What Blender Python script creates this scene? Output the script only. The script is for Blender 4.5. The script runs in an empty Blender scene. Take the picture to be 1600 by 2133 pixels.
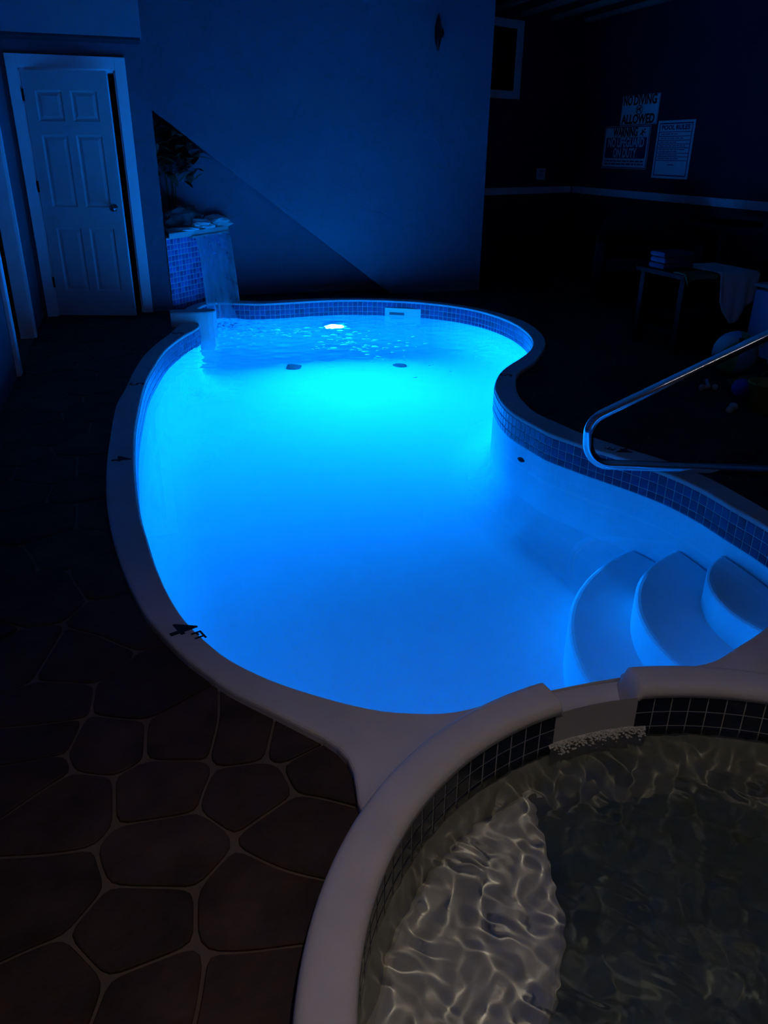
import bpy, bmesh, math, random
import numpy as np
from mathutils import Vector, Matrix, noise
from mathutils.geometry import delaunay_2d_cdt
random.seed(7); rng = np.random.default_rng(7)
S = bpy.context.scene; COL = S.collection; PI = math.pi

# ------------------------------------------------------------------ camera
CAM_H = 1.41; FPX = 1620.0; YAW = math.radians(17.5)
cam_d = bpy.data.cameras.new('camera'); cam = bpy.data.objects.new('camera', cam_d); COL.objects.link(cam); S.camera = cam
down = np.array([-35.0, 3493.5, FPX]); down /= np.linalg.norm(down)          # nadir of the room's vertical lines
fw = np.array([0, 0, 1.0]); fw = fw - down * (fw @ down); fw /= np.linalg.norm(fw); rt = np.cross(down, fw); upv = -down
cy, sy = math.cos(YAW), math.sin(YAW)
def lvl(v): return (v[0]*cy + v[1]*sy, -v[0]*sy + v[1]*cy, v[2])
ax_x = lvl((rt[0], fw[0], upv[0])); ax_y = lvl((-rt[1], -fw[1], -upv[1])); ax_z = lvl((-rt[2], -fw[2], -upv[2]))
cam.matrix_world = Matrix(((ax_x[0], ax_y[0], ax_z[0], 0), (ax_x[1], ax_y[1], ax_z[1], 0), (ax_x[2], ax_y[2], ax_z[2], CAM_H), (0, 0, 0, 1)))
cam_d.sensor_fit = 'VERTICAL'; cam_d.sensor_height = 36.0; cam_d.lens = FPX / 2133 * 36.0; cam_d.clip_start = 0.02

# ------------------------------------------------------------------ world, light, exposure
w = bpy.data.worlds.new('night'); S.world = w; w.use_nodes = True
w.node_tree.nodes['Background'].inputs[0].default_value = (0.10, 0.12, 0.2, 1); w.node_tree.nodes['Background'].inputs[1].default_value = 0.002
S.view_settings.view_transform = 'Standard'; S.view_settings.look = 'None'; S.view_settings.gamma = 1.0
S.view_settings.exposure = 0.0; S.view_settings.use_curve_mapping = False
POOL_LAMP = (0.0018, 0.225, 1.0); POOL_STRENGTH = 3900.0
ROOM_LAMP_W = 52.0
cy_ = S.cycles
cy_.use_denoising = True; cy_.max_bounces = 18; cy_.diffuse_bounces = 12; cy_.transmission_bounces = 12; cy_.glossy_bounces = 4
cy_.transparent_max_bounces = 10; cy_.sample_clamp_indirect = 8.0; cy_.caustics_refractive = True; cy_.caustics_reflective = False; cy_.blur_glossy = 0.4

# ------------------------------------------------------------------ materials
def mat(name, col, rough=0.6, metal=0.0, spec=0.4, vary=0.0, scale=6.0, bump=0.0, bscale=40.0, rnd=0.0, coat=0.0):
    m = bpy.data.materials.new(name); m.use_nodes = True; nt = m.node_tree; b = nt.nodes['Principled BSDF']
    b.inputs['Base Color'].default_value = (*col, 1); b.inputs['Roughness'].default_value = rough; b.inputs['Metallic'].default_value = metal
    b.inputs['Specular IOR Level'].default_value = spec; b.inputs['Coat Weight'].default_value = coat
    tc = nt.nodes.new('ShaderNodeTexCoord')
    last = None
    if vary > 0:
        n = nt.nodes.new('ShaderNodeTexNoise'); n.inputs['Scale'].default_value = scale; n.inputs['Detail'].default_value = 5
        nt.links.new(tc.outputs['Object'], n.inputs['Vector'])
        mr = nt.nodes.new('ShaderNodeMapRange'); mr.inputs[1].default_value = .3; mr.inputs[2].default_value = .7
        mr.inputs[3].default_value = 1 - vary; mr.inputs[4].default_value = 1 + vary
        nt.links.new(n.outputs['Fac'], mr.inputs[0]); last = mr.outputs[0]
    if rnd > 0:
        oi = nt.nodes.new('ShaderNodeObjectInfo'); mr2 = nt.nodes.new('ShaderNodeMapRange')
        mr2.inputs[3].default_value = 1 - rnd; mr2.inputs[4].default_value = 1 + rnd; nt.links.new(oi.outputs['Random'], mr2.inputs[0])
        if last is not None:
            mu = nt.nodes.new('ShaderNodeMath'); mu.operation = 'MULTIPLY'; nt.links.new(last, mu.inputs[0]); nt.links.new(mr2.outputs[0], mu.inputs[1]); last = mu.outputs[0]
        else: last = mr2.outputs[0]
    if last is not None:
        vm = nt.nodes.new('ShaderNodeVectorMath'); vm.operation = 'SCALE'; vm.inputs[0].default_value = col
        nt.links.new(last, vm.inputs['Scale']); nt.links.new(vm.outputs[0], b.inputs['Base Color'])
    if bump > 0:
        n2 = nt.nodes.new('ShaderNodeTexNoise'); n2.inputs['Scale'].default_value = bscale; n2.inputs['Detail'].default_value = 6
        nt.links.new(tc.outputs['Object'], n2.inputs['Vector'])
        bp = nt.nodes.new('ShaderNodeBump'); bp.inputs['Strength'].default_value = bump; bp.inputs['Distance'].default_value = 0.02
        nt.links.new(n2.outputs['Fac'], bp.inputs['Height']); nt.links.new(bp.outputs[0], b.inputs['Normal'])
    return m
def emit_mat(name, col, strength):
    m = bpy.data.materials.new(name); m.use_nodes = True; nt = m.node_tree; nt.nodes.remove(nt.nodes['Principled BSDF'])
    e = nt.nodes.new('ShaderNodeEmission'); e.inputs[0].default_value = (*col, 1); e.inputs[1].default_value = strength
    nt.links.new(e.outputs[0], nt.nodes['Material Output'].inputs[0]); return m
def glass_mat(name, col=(1, 1, 1), ior=1.333, rough=0.0):
    m = bpy.data.materials.new(name); m.use_nodes = True; nt = m.node_tree; nt.nodes.remove(nt.nodes['Principled BSDF'])
    g = nt.nodes.new('ShaderNodeBsdfGlass'); g.inputs['Color'].default_value = (*col, 1); g.inputs['IOR'].default_value = ior; g.inputs['Roughness'].default_value = rough
    nt.links.new(g.outputs[0], nt.nodes['Material Output'].inputs[0]); return m
def sheet_mat(name):
    """thin falling water: mostly clear, a little white from air in it"""
    m = bpy.data.materials.new(name); m.use_nodes = True; nt = m.node_tree; b = nt.nodes['Principled BSDF']
    b.inputs['Base Color'].default_value = (.75, .8, .85, 1); b.inputs['Roughness'].default_value = .15
    tr = nt.nodes.new('ShaderNodeBsdfTransparent'); mx = nt.nodes.new('ShaderNodeMixShader')
    tl = nt.nodes.new('ShaderNodeBsdfTranslucent'); tl.inputs[0].default_value = (.8, .85, .9, 1)
    m2 = nt.nodes.new('ShaderNodeMixShader'); m2.inputs[0].default_value = .5
    nt.links.new(b.outputs[0], m2.inputs[1]); nt.links.new(tl.outputs[0], m2.inputs[2])
    tc = nt.nodes.new('ShaderNodeTexCoord'); mp = nt.nodes.new('ShaderNodeMapping'); mp.inputs['Scale'].default_value = (9, 9, .5)
    n = nt.nodes.new('ShaderNodeTexNoise'); n.inputs['Scale'].default_value = 2.0
    mr = nt.nodes.new('ShaderNodeMapRange'); mr.inputs[1].default_value = .3; mr.inputs[2].default_value = .75; mr.inputs[3].default_value = .27; mr.inputs[4].default_value = .45
    nt.links.new(tc.outputs['Object'], mp.inputs[0]); nt.links.new(mp.outputs[0], n.inputs['Vector']); nt.links.new(n.outputs['Fac'], mr.inputs[0])
    nt.links.new(mr.outputs[0], mx.inputs[0]); nt.links.new(tr.outputs[0], mx.inputs[1]); nt.links.new(m2.outputs[0], mx.inputs[2])
    nt.links.new(mx.outputs[0], nt.nodes['Material Output'].inputs[0]); return m

def stucco_mat(name, col):
    """wall paint over skip-trowel plaster: sparse curved trowel ridges"""
    m = mat(name, col, .55, spec=.3, vary=.06, scale=2.0)
    nt = m.node_tree; b = nt.nodes['Principled BSDF']; tc = nt.nodes.new('ShaderNodeTexCoord')
    n = nt.nodes.new('ShaderNodeTexNoise'); n.inputs['Scale'].default_value = 5.0; n.inputs['Detail'].default_value = 2; n.inputs['Distortion'].default_value = 1.2
    nt.links.new(tc.outputs['Object'], n.inputs['Vector'])
    r = nt.nodes.new('ShaderNodeMapRange'); r.inputs[1].default_value = .56; r.inputs[2].default_value = .60; nt.links.new(n.outputs['Fac'], r.inputs[0])
    n2 = nt.nodes.new('ShaderNodeTexNoise'); n2.inputs['Scale'].default_value = 45; n2.inputs['Detail'].default_value = 4; nt.links.new(tc.outputs['Object'], n2.inputs['Vector'])
    ad = nt.nodes.new('ShaderNodeMath'); ad.operation = 'MULTIPLY_ADD'; ad.inputs[1].default_value = .35; nt.links.new(n2.outputs['Fac'], ad.inputs[0]); nt.links.new(r.outputs[0], ad.inputs[2])
    bp = nt.nodes.new('ShaderNodeBump'); bp.inputs['Strength'].default_value = .35; bp.inputs['Distance'].default_value = .006
    nt.links.new(ad.outputs[0], bp.inputs['Height']); nt.links.new(bp.outputs[0], b.inputs['Normal']); return m

M = dict(
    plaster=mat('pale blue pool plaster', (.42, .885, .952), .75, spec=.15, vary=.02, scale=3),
    coping=mat('cream coping concrete', (.56, .525, .505), .8, spec=.15, vary=.05, scale=9, bump=.12, bscale=120),
    grout=mat('pale tile grout', (.55, .56, .58), .8),
    tile=mat('navy pool tile', (.026, .048, .14), .22, spec=.5, vary=.25, scale=25, rnd=.3),
    spatile=mat('dark spa tile', (.010, .014, .03), .2, spec=.5, vary=.3, scale=30, rnd=.3),
    mosaic=mat('blue glass mosaic', (.11, .16, .40), .25, spec=.4, vary=.25, scale=25, rnd=.38),
    benchplaster=mat('lit spa plaster', (.84, .81, .72), .85, vary=.1, scale=6),  # lighter spa plaster; the bench's stronger light is in its colour
    wallplaster=mat('mid lit spa plaster', (.55, .54, .46), .85, vary=.15, scale=6),  # middle tone; pale caustic light near the tiles put into the colour
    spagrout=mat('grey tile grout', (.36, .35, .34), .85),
    spaplaster=mat('dim spa plaster', (.46, .50, .42), .8, vary=.15, scale=5),  # darker spa plaster; light lost in deep water put into the colour
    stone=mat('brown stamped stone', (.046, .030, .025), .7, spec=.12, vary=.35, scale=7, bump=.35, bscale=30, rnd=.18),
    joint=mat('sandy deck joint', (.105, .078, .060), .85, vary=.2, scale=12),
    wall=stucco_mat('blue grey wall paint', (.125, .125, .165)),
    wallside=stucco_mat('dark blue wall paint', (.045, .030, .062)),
    wainscot=mat('dark lower wall paint', (.035, .035, .05), .6),
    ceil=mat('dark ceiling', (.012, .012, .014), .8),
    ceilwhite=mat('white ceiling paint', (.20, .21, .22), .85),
    joist=mat('pale joist wood', (.15, .20, .18), .7, vary=.2, scale=8),
    soffit=mat('bulkhead paint', (.26, .28, .34), .6), soffitshade=mat('bulkhead shade tone', (.03, .03, .04), .8),  # second tone carries the shade under the bulkhead in its colour
    trim=mat('white trim paint', (.82, .84, .86), .45, vary=.03), door=mat('white door paint', (.60, .63, .64), .45, vary=.04),
    dark=mat('black plastic', (.008, .008, .010), .75, spec=.15), darkwood=mat('dark wood', (.007, .006, .006), .85, spec=.1, vary=.3),
    bronze=mat('dark bronze', (.02, .018, .018), .35, metal=.6), brass=mat('knob metal', (.35, .33, .3), .25, metal=1),
    chrome=mat('polished steel', (.80, .82, .84), .07, metal=1),
    black=mat('black print', (.006, .006, .008), .6), navy=mat('navy print', (.02, .018, .12), .6), paper=mat('white sign board', (.86, .88, .90), .5), pink=mat('faded edge print', (.32, .22, .28), .6),
    faceplate=mat('pale skimmer plastic', (.62, .70, .62), .4), slot=mat('skimmer slot', (.10, .12, .11), .6),
    leaf=mat('dark green leaf', (.016, .042, .016), .5, vary=.4, scale=20, rnd=.3), stem=mat('green stem', (.03, .05, .02), .6),
    rock=mat('dark grey rock', (.10, .11, .11), .8, vary=.4, scale=12, bump=.6, bscale=14), palerock=mat('pale rock', (.55, .58, .56), .75, vary=.25, scale=10, bump=.4, bscale=20),
    greentowel=mat('green terry cloth', (.06, .16, .07), .95, bump=.4, bscale=200), whitetowel=mat('white terry cloth', (.55, .58, .58), .95, bump=.4, bscale=200), palecloth=mat('pale blue cloth', (.035, .05, .10), .9, bump=.3, bscale=150),
    bluepl=mat('blue plastic', (.05, .09, .45), .4), yellowpl=mat('yellow plastic', (.34, .26, .04), .5), whitepl=mat('white plastic', (.40, .40, .41), .4), greenpl=mat('green vinyl', (.07, .30, .09), .3), bluevinyl=mat('blue vinyl', (.16, .36, .55), .3), olive=mat('olive cloth', (.13, .13, .04), .9), foam=mat('white bubbles', (.42, .42, .39), .3),
    water=glass_mat('clear pool water'), spawater=glass_mat('clear spa water', (.97, .99, .96)), sheet=sheet_mat('falling water'),
    glass=glass_mat('clear glass', (1, 1, 1), 1.45), pane=mat('dark window glass', (.004, .004, .006), .05, spec=.5),
    lens=emit_mat('pool lamp lens', POOL_LAMP, POOL_STRENGTH), bulb=emit_mat('added strip glow', (1.0, .84, .74), 17.0),  # second one glows on the strip lamp added behind the camera
)

# ------------------------------------------------------------------ helpers
def link(name, me, m, parent=None, kind=None, smooth=False):
    if smooth:
        for p in me.polygons: p.use_smooth = True
    o = bpy.data.objects.new(name, me); COL.objects.link(o)
    if m is not None and not me.materials: me.materials.append(m)
    if parent is not None: o.parent = parent
    if kind: o['kind'] = kind
    return o
def mesh(name, v, f):
    me = bpy.data.meshes.new(name); me.from_pydata([tuple(map(float, p)) for p in v], [], f); me.update(); return me
def tag(o, label, cat, group=None):
    o['label'] = label; o['category'] = cat
    if group: o['group'] = group
    return o
def thing(name, label, cat, loc=(0, 0, 0), rz=0, group=None):
    o = bpy.data.objects.new(name, None); COL.objects.link(o); o.location = loc; o.rotation_euler = (0, 0, rz); o.empty_display_size = .1
    return tag(o, label, cat, group)
class G:
    """collects shapes, then links them as ONE mesh"""
    def __init__(s): s.v = []; s.f = []
    def add(s, v, f): k = len(s.v); s.v += [tuple(p) for p in v]; s.f += [tuple(i + k for i in q) for q in f]; return s
    def box(s, a, b, bev=0.0):
        x0, y0, z0 = a; x1, y1, z1 = b
        if bev <= 0:
            return s.add([(x0, y0, z0), (x1, y0, z0), (x1, y1, z0), (x0, y1, z0), (x0, y0, z1), (x1, y0, z1), (x1, y1, z1), (x0, y1, z1)],
                         [(3, 2, 1, 0), (4, 5, 6, 7), (0, 1, 5, 4), (1, 2, 6, 5), (2, 3, 7, 6), (3, 0, 4, 7)])
        bm = bmesh.new(); bmesh.ops.create_cube(bm, size=1)
        for q in bm.verts: q.co = Vector(((x0 + x1) / 2 + q.co.x * (x1 - x0), (y0 + y1) / 2 + q.co.y * (y1 - y0), (z0 + z1) / 2 + q.co.z * (z1 - z0)))
        bmesh.ops.bevel(bm, geom=bm.edges[:], offset=bev, segments=2, affect='EDGES', profile=.5)
        return s.bm(bm)
    def bm(s, bm):
        bm.verts.index_update(); s.add([q.co[:] for q in bm.verts], [[q.index for q in f.verts] for f in bm.faces]); bm.free(); return s
    def tube(s, pts, r, n=10, cap=True):
        pts = [Vector(p) for p in pts]; N = len(pts); rr = r if hasattr(r, '__len__') else [r] * N
        t = [(pts[min(i + 1, N - 1)] - pts[max(i - 1, 0)]).normalized() for i in range(N)]
        u = t[0].orthogonal().normalized(); rings = []; k = len(s.v)
        for i in range(N):
            u = (u - t[i] * u.dot(t[i])); u = u.normalized() if u.length > 1e-6 else t[i].orthogonal().normalized(); v = t[i].cross(u)
            s.v += [tuple(pts[i] + (u * math.cos(a) + v * math.sin(a)) * rr[i]) for a in [2 * PI * j / n for j in range(n)]]
        for i in range(N - 1):
            for j in range(n): s.f.append((k + i * n + j, k + i * n + (j + 1) % n, k + (i + 1) * n + (j + 1) % n, k + (i + 1) * n + j))
        if cap: s.f.append(tuple(k + j for j in reversed(range(n)))); s.f.append(tuple(k + (N - 1) * n + j for j in range(n)))
        return s
    def lathe(s, prof, c=(0, 0, 0), n=24, axis='z'):
        k = len(s.v); N = len(prof)
        for r, z in prof:
            for j in range(n):
                a = 2 * PI * j / n; p = (r * math.cos(a), r * math.sin(a), z)
                if axis == 'y': p = (p[0], p[2], p[1])
                if axis == 'x': p = (p[2], p[0], p[1])
                s.v.append((c[0] + p[0], c[1] + p[1], c[2] + p[2]))
        for i in range(N - 1):
            for j in range(n): s.f.append((k + i * n + j, k + i * n + (j + 1) % n, k + (i + 1) * n + (j + 1) % n, k + (i + 1) * n + j))
        s.f.append(tuple(k + j for j in reversed(range(n)))); s.f.append(tuple(k + (N - 1) * n + j for j in range(n)))
        return s
    def prism(s, poly, z0, z1):
        n = len(poly); s.add([(x, y, z0) for x, y in poly] + [(x, y, z1) for x, y in poly],
              [tuple(reversed(range(n))), tuple(range(n, 2 * n))] + [(i, (i + 1) % n, n + (i + 1) % n, n + i) for i in range(n)]); return s
    def ico(s, c, r, sub=2, sq=(1, 1, 1), nz=0.0, seed=0):
        bm = bmesh.new(); bmesh.ops.create_icosphere(bm, subdivisions=sub, radius=1)
        for q in bm.verts:
            d = 1 + nz * noise.noise(q.co * 1.6 + Vector((seed * 3.1, seed * 1.7, 0))) + nz * .4 * noise.noise(q.co * 4 + Vector((seed, 0, 5)))
            q.co = Vector((c[0] + q.co.x * r * sq[0] * d, c[1] + q.co.y * r * sq[1] * d, c[2] + q.co.z * r * sq[2] * d))
        return s.bm(bm)
    def rot(s, origin, rz):
        c, n = math.cos(rz), math.sin(rz); s.v = [(origin[0] + x * c - y * n, origin[1] + x * n + y * c, origin[2] + z) for x, y, z in s.v]; return s
    def out(s, name, m, parent=None, kind=None, smooth=False):
        return link(name, mesh(name, s.v, s.f), m, parent, kind, smooth)
def B(name, a, b, m, parent=None, kind=None, bev=0.0): return G().box(a, b, bev).out(name, m, parent, kind)

def spline(pts, step, closed=True):
    """centripetal-ish Catmull-Rom through pts, resampled at about step"""
    P = np.array(pts, float); n = len(P); out = []
    for i in range(n if closed else n - 1):
        p0, p1, p2, p3 = (P[(i - 1) % n], P[i], P[(i + 1) % n], P[(i + 2) % n]) if closed else (P[max(i - 1, 0)], P[i], P[i + 1], P[min(i + 2, n - 1)])
        for t in np.linspace(0, 1, 12, endpoint=False):
            out.append(.5 * ((2 * p1) + (-p0 + p2) * t + (2 * p0 - 5 * p1 + 4 * p2 - p3) * t * t + (-p0 + 3 * p1 - 3 * p2 + p3) * t ** 3))
    if not closed: out.append(P[-1])
    Q = np.array(out)
    for _ in range(6):                                              # soften
        if closed: Q = .5 * Q + .25 * (np.roll(Q, 1, 0) + np.roll(Q, -1, 0))
    R_ = np.vstack([Q, Q[:1]]) if closed else Q
    d = np.r_[0, np.cumsum(np.linalg.norm(np.diff(R_, axis=0), axis=1))]
    m = max(3, int(round(d[-1] / step))); tt = np.linspace(0, d[-1], m + (0 if closed else 1), endpoint=not closed)
    return np.c_[np.interp(tt, d, R_[:, 0]), np.interp(tt, d, R_[:, 1])]
def area(P): x, y = P[:, 0], P[:, 1]; return .5 * np.sum(x * np.roll(y, -1) - y * np.roll(x, -1))
def ccw(P): return P if area(P) > 0 else P[::-1].copy()
def normals(P):
    """inward normals of a ccw loop"""
    t = np.roll(P, -1, 0) - np.roll(P, 1, 0); t /= np.maximum(np.linalg.norm(t, axis=1, keepdims=True), 1e-9); return np.c_[-t[:, 1], t[:, 0]]
def inside(P, q):
    q = np.atleast_2d(q); x, y = q[:, 0:1], q[:, 1:2]; a = P; b = np.roll(P, -1, 0)
    c = ((a[:, 1] > y) != (b[:, 1] > y)); xs = (b[:, 0] - a[:, 0]) * (y - a[:, 1]) / np.where(b[:, 1] == a[:, 1], 1e-12, b[:, 1] - a[:, 1]) + a[:, 0]
    return (np.sum(c & (x < xs), axis=1) % 2) == 1
def dist(P, q):
    a = P; b = np.roll(P, -1, 0); out = np.empty(len(q)); ab = b - a; L = np.maximum((ab ** 2).sum(1), 1e-12)
    for k in range(0, len(q), 2000):
        qq = q[k:k + 2000, None, :]; t = np.clip(((qq - a) * ab).sum(2) / L, 0, 1); out[k:k + 2000] = np.sqrt((((a + ab * t[..., None]) - qq) ** 2).sum(2)).min(1)
    return out
def cdt(loops, extra=None):
    v = []; e = []
    for P in loops:
        k = len(v); n = len(P); v += [Vector((float(x), float(y))) for x, y in P]; e += [(k + i, k + (i + 1) % n) for i in range(n)]
    if extra is not None: v += [Vector((float(x), float(y))) for x, y in extra]
    vo, eo, fo, _, _, _ = delaunay_2d_cdt(v, e, [], 0, 1e-6)
    return np.array([(p.x, p.y) for p in vo]), [tuple(f) for f in fo]
def region(add, subs, extra=None):
    """triangles of (intersection of add) minus (union of subs)"""
    V, F = cdt(list(add) + list(subs), extra); c = np.array([V[list(f)].mean(0) for f in F]); keep = np.ones(len(F), bool)
    for P in add: keep &= inside(P, c)
    for P in subs: keep &= ~inside(P, c)
    F2 = []
    for f, k in zip(F, keep):
        if k:
            a, b, d = V[f[0]], V[f[1]], V[f[2]]
            F2.append(f if (b[0]-a[0])*(d[1]-a[1]) - (b[1]-a[1])*(d[0]-a[0]) > 0 else f[::-1])
    return V, F2
def loops_of(V, F):
    nx = {}
    E_ = set((f[i], f[(i + 1) % 3]) for f in F for i in range(3))
    for a, b in E_:
        if (b, a) not in E_: nx.setdefault(a, []).append(b)
    out = []
    while nx:
        a = next(iter(nx)); L = [a]; c = nx[a].pop()
        if not nx[a]: del nx[a]
        while c != L[0] and c in nx:
            L.append(c); d = nx[c].pop()
            if not nx[c]: del nx[c]
            c = d
        if len(L) > 2: out.append(V[L])
    return out
def slab(outer, holes, z0, z1, r, g=None, seg=2):
    """flat slab with rounded upper edges; outer ccw, holes ccw loops"""
    g = g or G(); ins = []
    for P, sgn in [(outer, 1)] + [(h, -1) for h in holes]:
        N = normals(P) * sgn; n = len(P); rows = [[(*p, z0) for p in P]]
        for k in range(seg + 1):
            a = PI / 2 * k / seg; o = r * (1 - math.cos(a)); rows.append([(p[0] + q[0] * o, p[1] + q[1] * o, z1 - r + r * math.sin(a)) for p, q in zip(P, N)])
        v = [p for row in rows for p in row]; f = []
        for i in range(len(rows) - 1):
            for j in range(n):
                q = (i * n + j, i * n + (j + 1) % n, (i + 1) * n + (j + 1) % n, (i + 1) * n + j); f.append(q if sgn > 0 else q[::-1])
        g.add(v, f); ins.append(np.array([p[:2] for p in rows[-1]]))
    V, F = region([ins[0]], ins[1:]); g.add([(x, y, z1) for x, y in V], F); return g
def circle(c, r, n=96): a = np.linspace(0, 2 * PI, n, endpoint=False); return np.c_[c[0] + r * np.cos(a), c[1] + r * np.sin(a)]
def text_mesh(txt, size, depth=.002, bold=True, sx=1.0):
    c = bpy.data.curves.new('t', 'FONT'); c.body = txt; c.size = size; c.extrude = depth; c.align_x = 'CENTER'; c.align_y = 'CENTER'
    c.offset = size * (.032 if bold else .012); c.resolution_u = 3
    o = bpy.data.objects.new('t', c); COL.objects.link(o); bpy.context.view_layer.update()
    me = bpy.data.meshes.new_from_object(o.evaluated_get(bpy.context.evaluated_depsgraph_get())); bpy.data.objects.remove(o); bpy.data.curves.remove(c)
    me.transform(Matrix.Diagonal((sx, 1, 1, 1))); me.materials.clear(); return me

# ------------------------------------------------------------------ plan of the pool and the spa (metres)
POOL_Z = -0.12; SPA_Z = -0.075
SPA_C = (1.07, 0.575); SPA_RI = 0.893; SPA_RO = 0.996
POOL = ccw(spline([(0.49, 6.9), (0.33, 6.55), (0.17, 6.1), (0.06, 5.58), (-0.01, 5.15), (-0.06, 4.62), (-0.09, 4.19), (-0.10, 3.74), (-0.10, 3.43), (-0.09, 3.11), (-0.07, 2.87),
    (-0.05, 2.66), (-0.02, 2.45), (0.02, 2.26), (0.07, 2.12), (0.13, 1.99), (0.20, 1.89), (0.27, 1.81), (0.38, 1.71), (0.48, 1.635), (0.57, 1.59), (0.70, 1.555), (0.88, 1.572), (1.07, 1.580), (1.28, 1.572), (1.50, 1.545),
    (1.65, 1.59), (1.83, 1.66), (2.05, 1.78), (2.24, 1.93), (2.33, 2.08), (2.36, 2.25), (2.36, 2.47), (2.36, 2.66), (2.33, 2.87), (2.26, 3.07), (2.17, 3.27), (2.11, 3.42), (2.06, 3.56), (2.045, 3.70), (2.03, 3.86),
    (2.03, 3.98), (2.05, 4.12), (2.09, 4.28), (2.15, 4.46), (2.23, 4.62), (2.33, 4.78), (2.45, 4.93), (2.58, 5.06), (2.72, 5.20), (2.85, 5.35), (2.97, 5.53), (3.07, 5.75), (3.15, 6.02), (3.20, 6.34), (3.20, 6.64), (3.14, 6.97),
    (3.00, 7.27), (2.75, 7.55), (2.54, 7.69), (2.29, 7.81), (2.0, 7.89), (1.75, 7.90), (1.5, 7.885), (1.22, 7.87), (1.02, 7.93), (0.84, 8.02), (0.70, 8.02), (0.58, 7.84), (0.51, 7.55), (0.50, 7.25)], .04))
COPE = ccw(spline([(0.36, 7.22), (0.25, 6.74), (0.12, 6.36), (0.0, 5.93), (-0.08, 5.47), (-0.13, 5.09), (-0.18, 4.78), (-0.20, 4.51), (-0.215, 4.17), (-0.225, 3.91), (-0.23, 3.63), (-0.225, 3.3), (-0.205, 3.0), (-0.18, 2.78), (-0.15, 2.58),
    (-0.10, 2.33), (-0.05, 2.18), (0.01, 2.03), (0.07, 1.92), (0.12, 1.83), (0.23, 1.69), (0.30, 1.60), (0.345, 1.54), (0.37, 1.48), (0.375, 1.43), (0.37, 1.38), (0.36, 1.30), (0.42, 1.0), (0.8, 0.85), (1.3, 0.85), (1.72, 1.0), (1.80, 1.35),
    (1.95, 1.53), (2.18, 1.66), (2.38, 1.84), (2.47, 2.08), (2.485, 2.4), (2.49, 2.6), (2.485, 2.78), (2.43, 3.03), (2.37, 3.17), (2.30, 3.34), (2.235, 3.52), (2.20, 3.70), (2.17, 3.86), (2.17, 3.98), (2.19, 4.09), (2.22, 4.24), (2.28, 4.41), (2.36, 4.58), (2.45, 4.74),
    (2.57, 4.87), (2.70, 4.99), (2.83, 5.16), (3.0, 5.40), (3.13, 5.62), (3.24, 5.90), (3.32, 6.25), (3.33, 6.6), (3.24, 6.98), (3.08, 7.32), (2.84, 7.62), (2.55, 7.82), (2.2, 7.96), (1.8, 8.03), (1.5, 8.02), (1.25, 8.00), (1.08, 8.06), (0.86, 8.17), (0.66, 8.14), (0.47, 7.88), (0.38, 7.5)], .05))
XL, XR, YN = -0.83, 6.15, -1.6                        # room: left wall, right wall, wall behind the camera
PN = normals(POOL)
def floor_z(p):
    y = p[..., 1]; t = np.clip((y - 3.2) / 3.6, 0, 1); t = t * t * (3 - 2 * t); return -1.18 - .40 * t

# ------------------------------------------------------------------ floor with its stones
SPA_OUT = circle(SPA_C, SPA_RO, 96)
floor_rect = np.array([(XL - .15, YN), (XR, YN), (XR, 11.0), (XL - .15, 11.0)])
V, F = region([floor_rect], [COPE, SPA_OUT])
floor = link('floor', mesh('floor', [(x, y, -.006) for x, y in V], F), M['joint'], kind='structure')
seeds = [(-0.478, 2.153), (-0.316, 2.117), (-0.128, 1.936), (-0.373, 1.946), (-0.207, 1.723), (-0.388, 1.777), (-0.022, 1.713), (0.147, 1.672), (0.279, 1.623), (-0.394, 1.66), (-0.302, 1.525), (-0.073, 1.524), (0.121, 1.45), (0.313, 1.472), (0.209, 1.307), (-0.083, 1.328), (0.09, 1.143), (-0.337, 1.278), (-0.158, 1.159), (-0.307, 1.055), (-0.124, 0.986), (0.036, 0.951)]
S0 = np.array(seeds); pts = list(S0)
for iy in range(60):
    for ix in range(46):
        p = np.array((XL + .02 + ix * .31 + (iy % 2) * .155, YN + iy * .30)) + rng.uniform(-.09, .09, 2)
        if p[0] > XR or p[1] > 10.9: continue
        if np.min(np.linalg.norm(S0 - p, axis=1)) < .26: continue
        pts.append(p)
pts = np.array(pts)
def voronoi_cell(i):
    c = pts[i]; poly = [c + np.array(q) for q in ((-1, -1), (1, -1), (1, 1), (-1, 1))]
    d = np.linalg.norm(pts - c, axis=1)
    for j in np.argsort(d)[1:26]:
        n_ = pts[j] - c; m_ = (pts[j] + c) / 2; n_ = n_ / np.linalg.norm(n_); h = m_ @ n_ - .0046
        new = []
        for a, b in zip(poly, poly[1:] + poly[:1]):
            da, db = a @ n_ - h, b @ n_ - h
            if da <= 0: new.append(a)
            if (da <= 0) != (db <= 0): new.append(a + (b - a) * da / (da - db))
        poly = new
        if len(poly) < 3: return None
    return np.array(poly)
def wavy(P):
    out = []
    for a, b in zip(P, np.roll(P, -1, 0)):
        k = max(1, int(round(np.linalg.norm(b - a) / .022)))
        for t in range(k): out.append(a + (b - a) * t / k)
    Q = np.array(out)
    for _ in range(2): Q = .6 * Q + .2 * (np.roll(Q, 1, 0) + np.roll(Q, -1, 0))
    for q in Q:
        v = noise.noise_vector(Vector((q[0] * 4.5, q[1] * 4.5, 1.3))); q[0] += .022 * v.x; q[1] += .022 * v.y
    return Q
cam_dir = np.array((sy, cy))
stone_polys = []
keepers = circle(SPA_C, SPA_RO - .01, 64)
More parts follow.
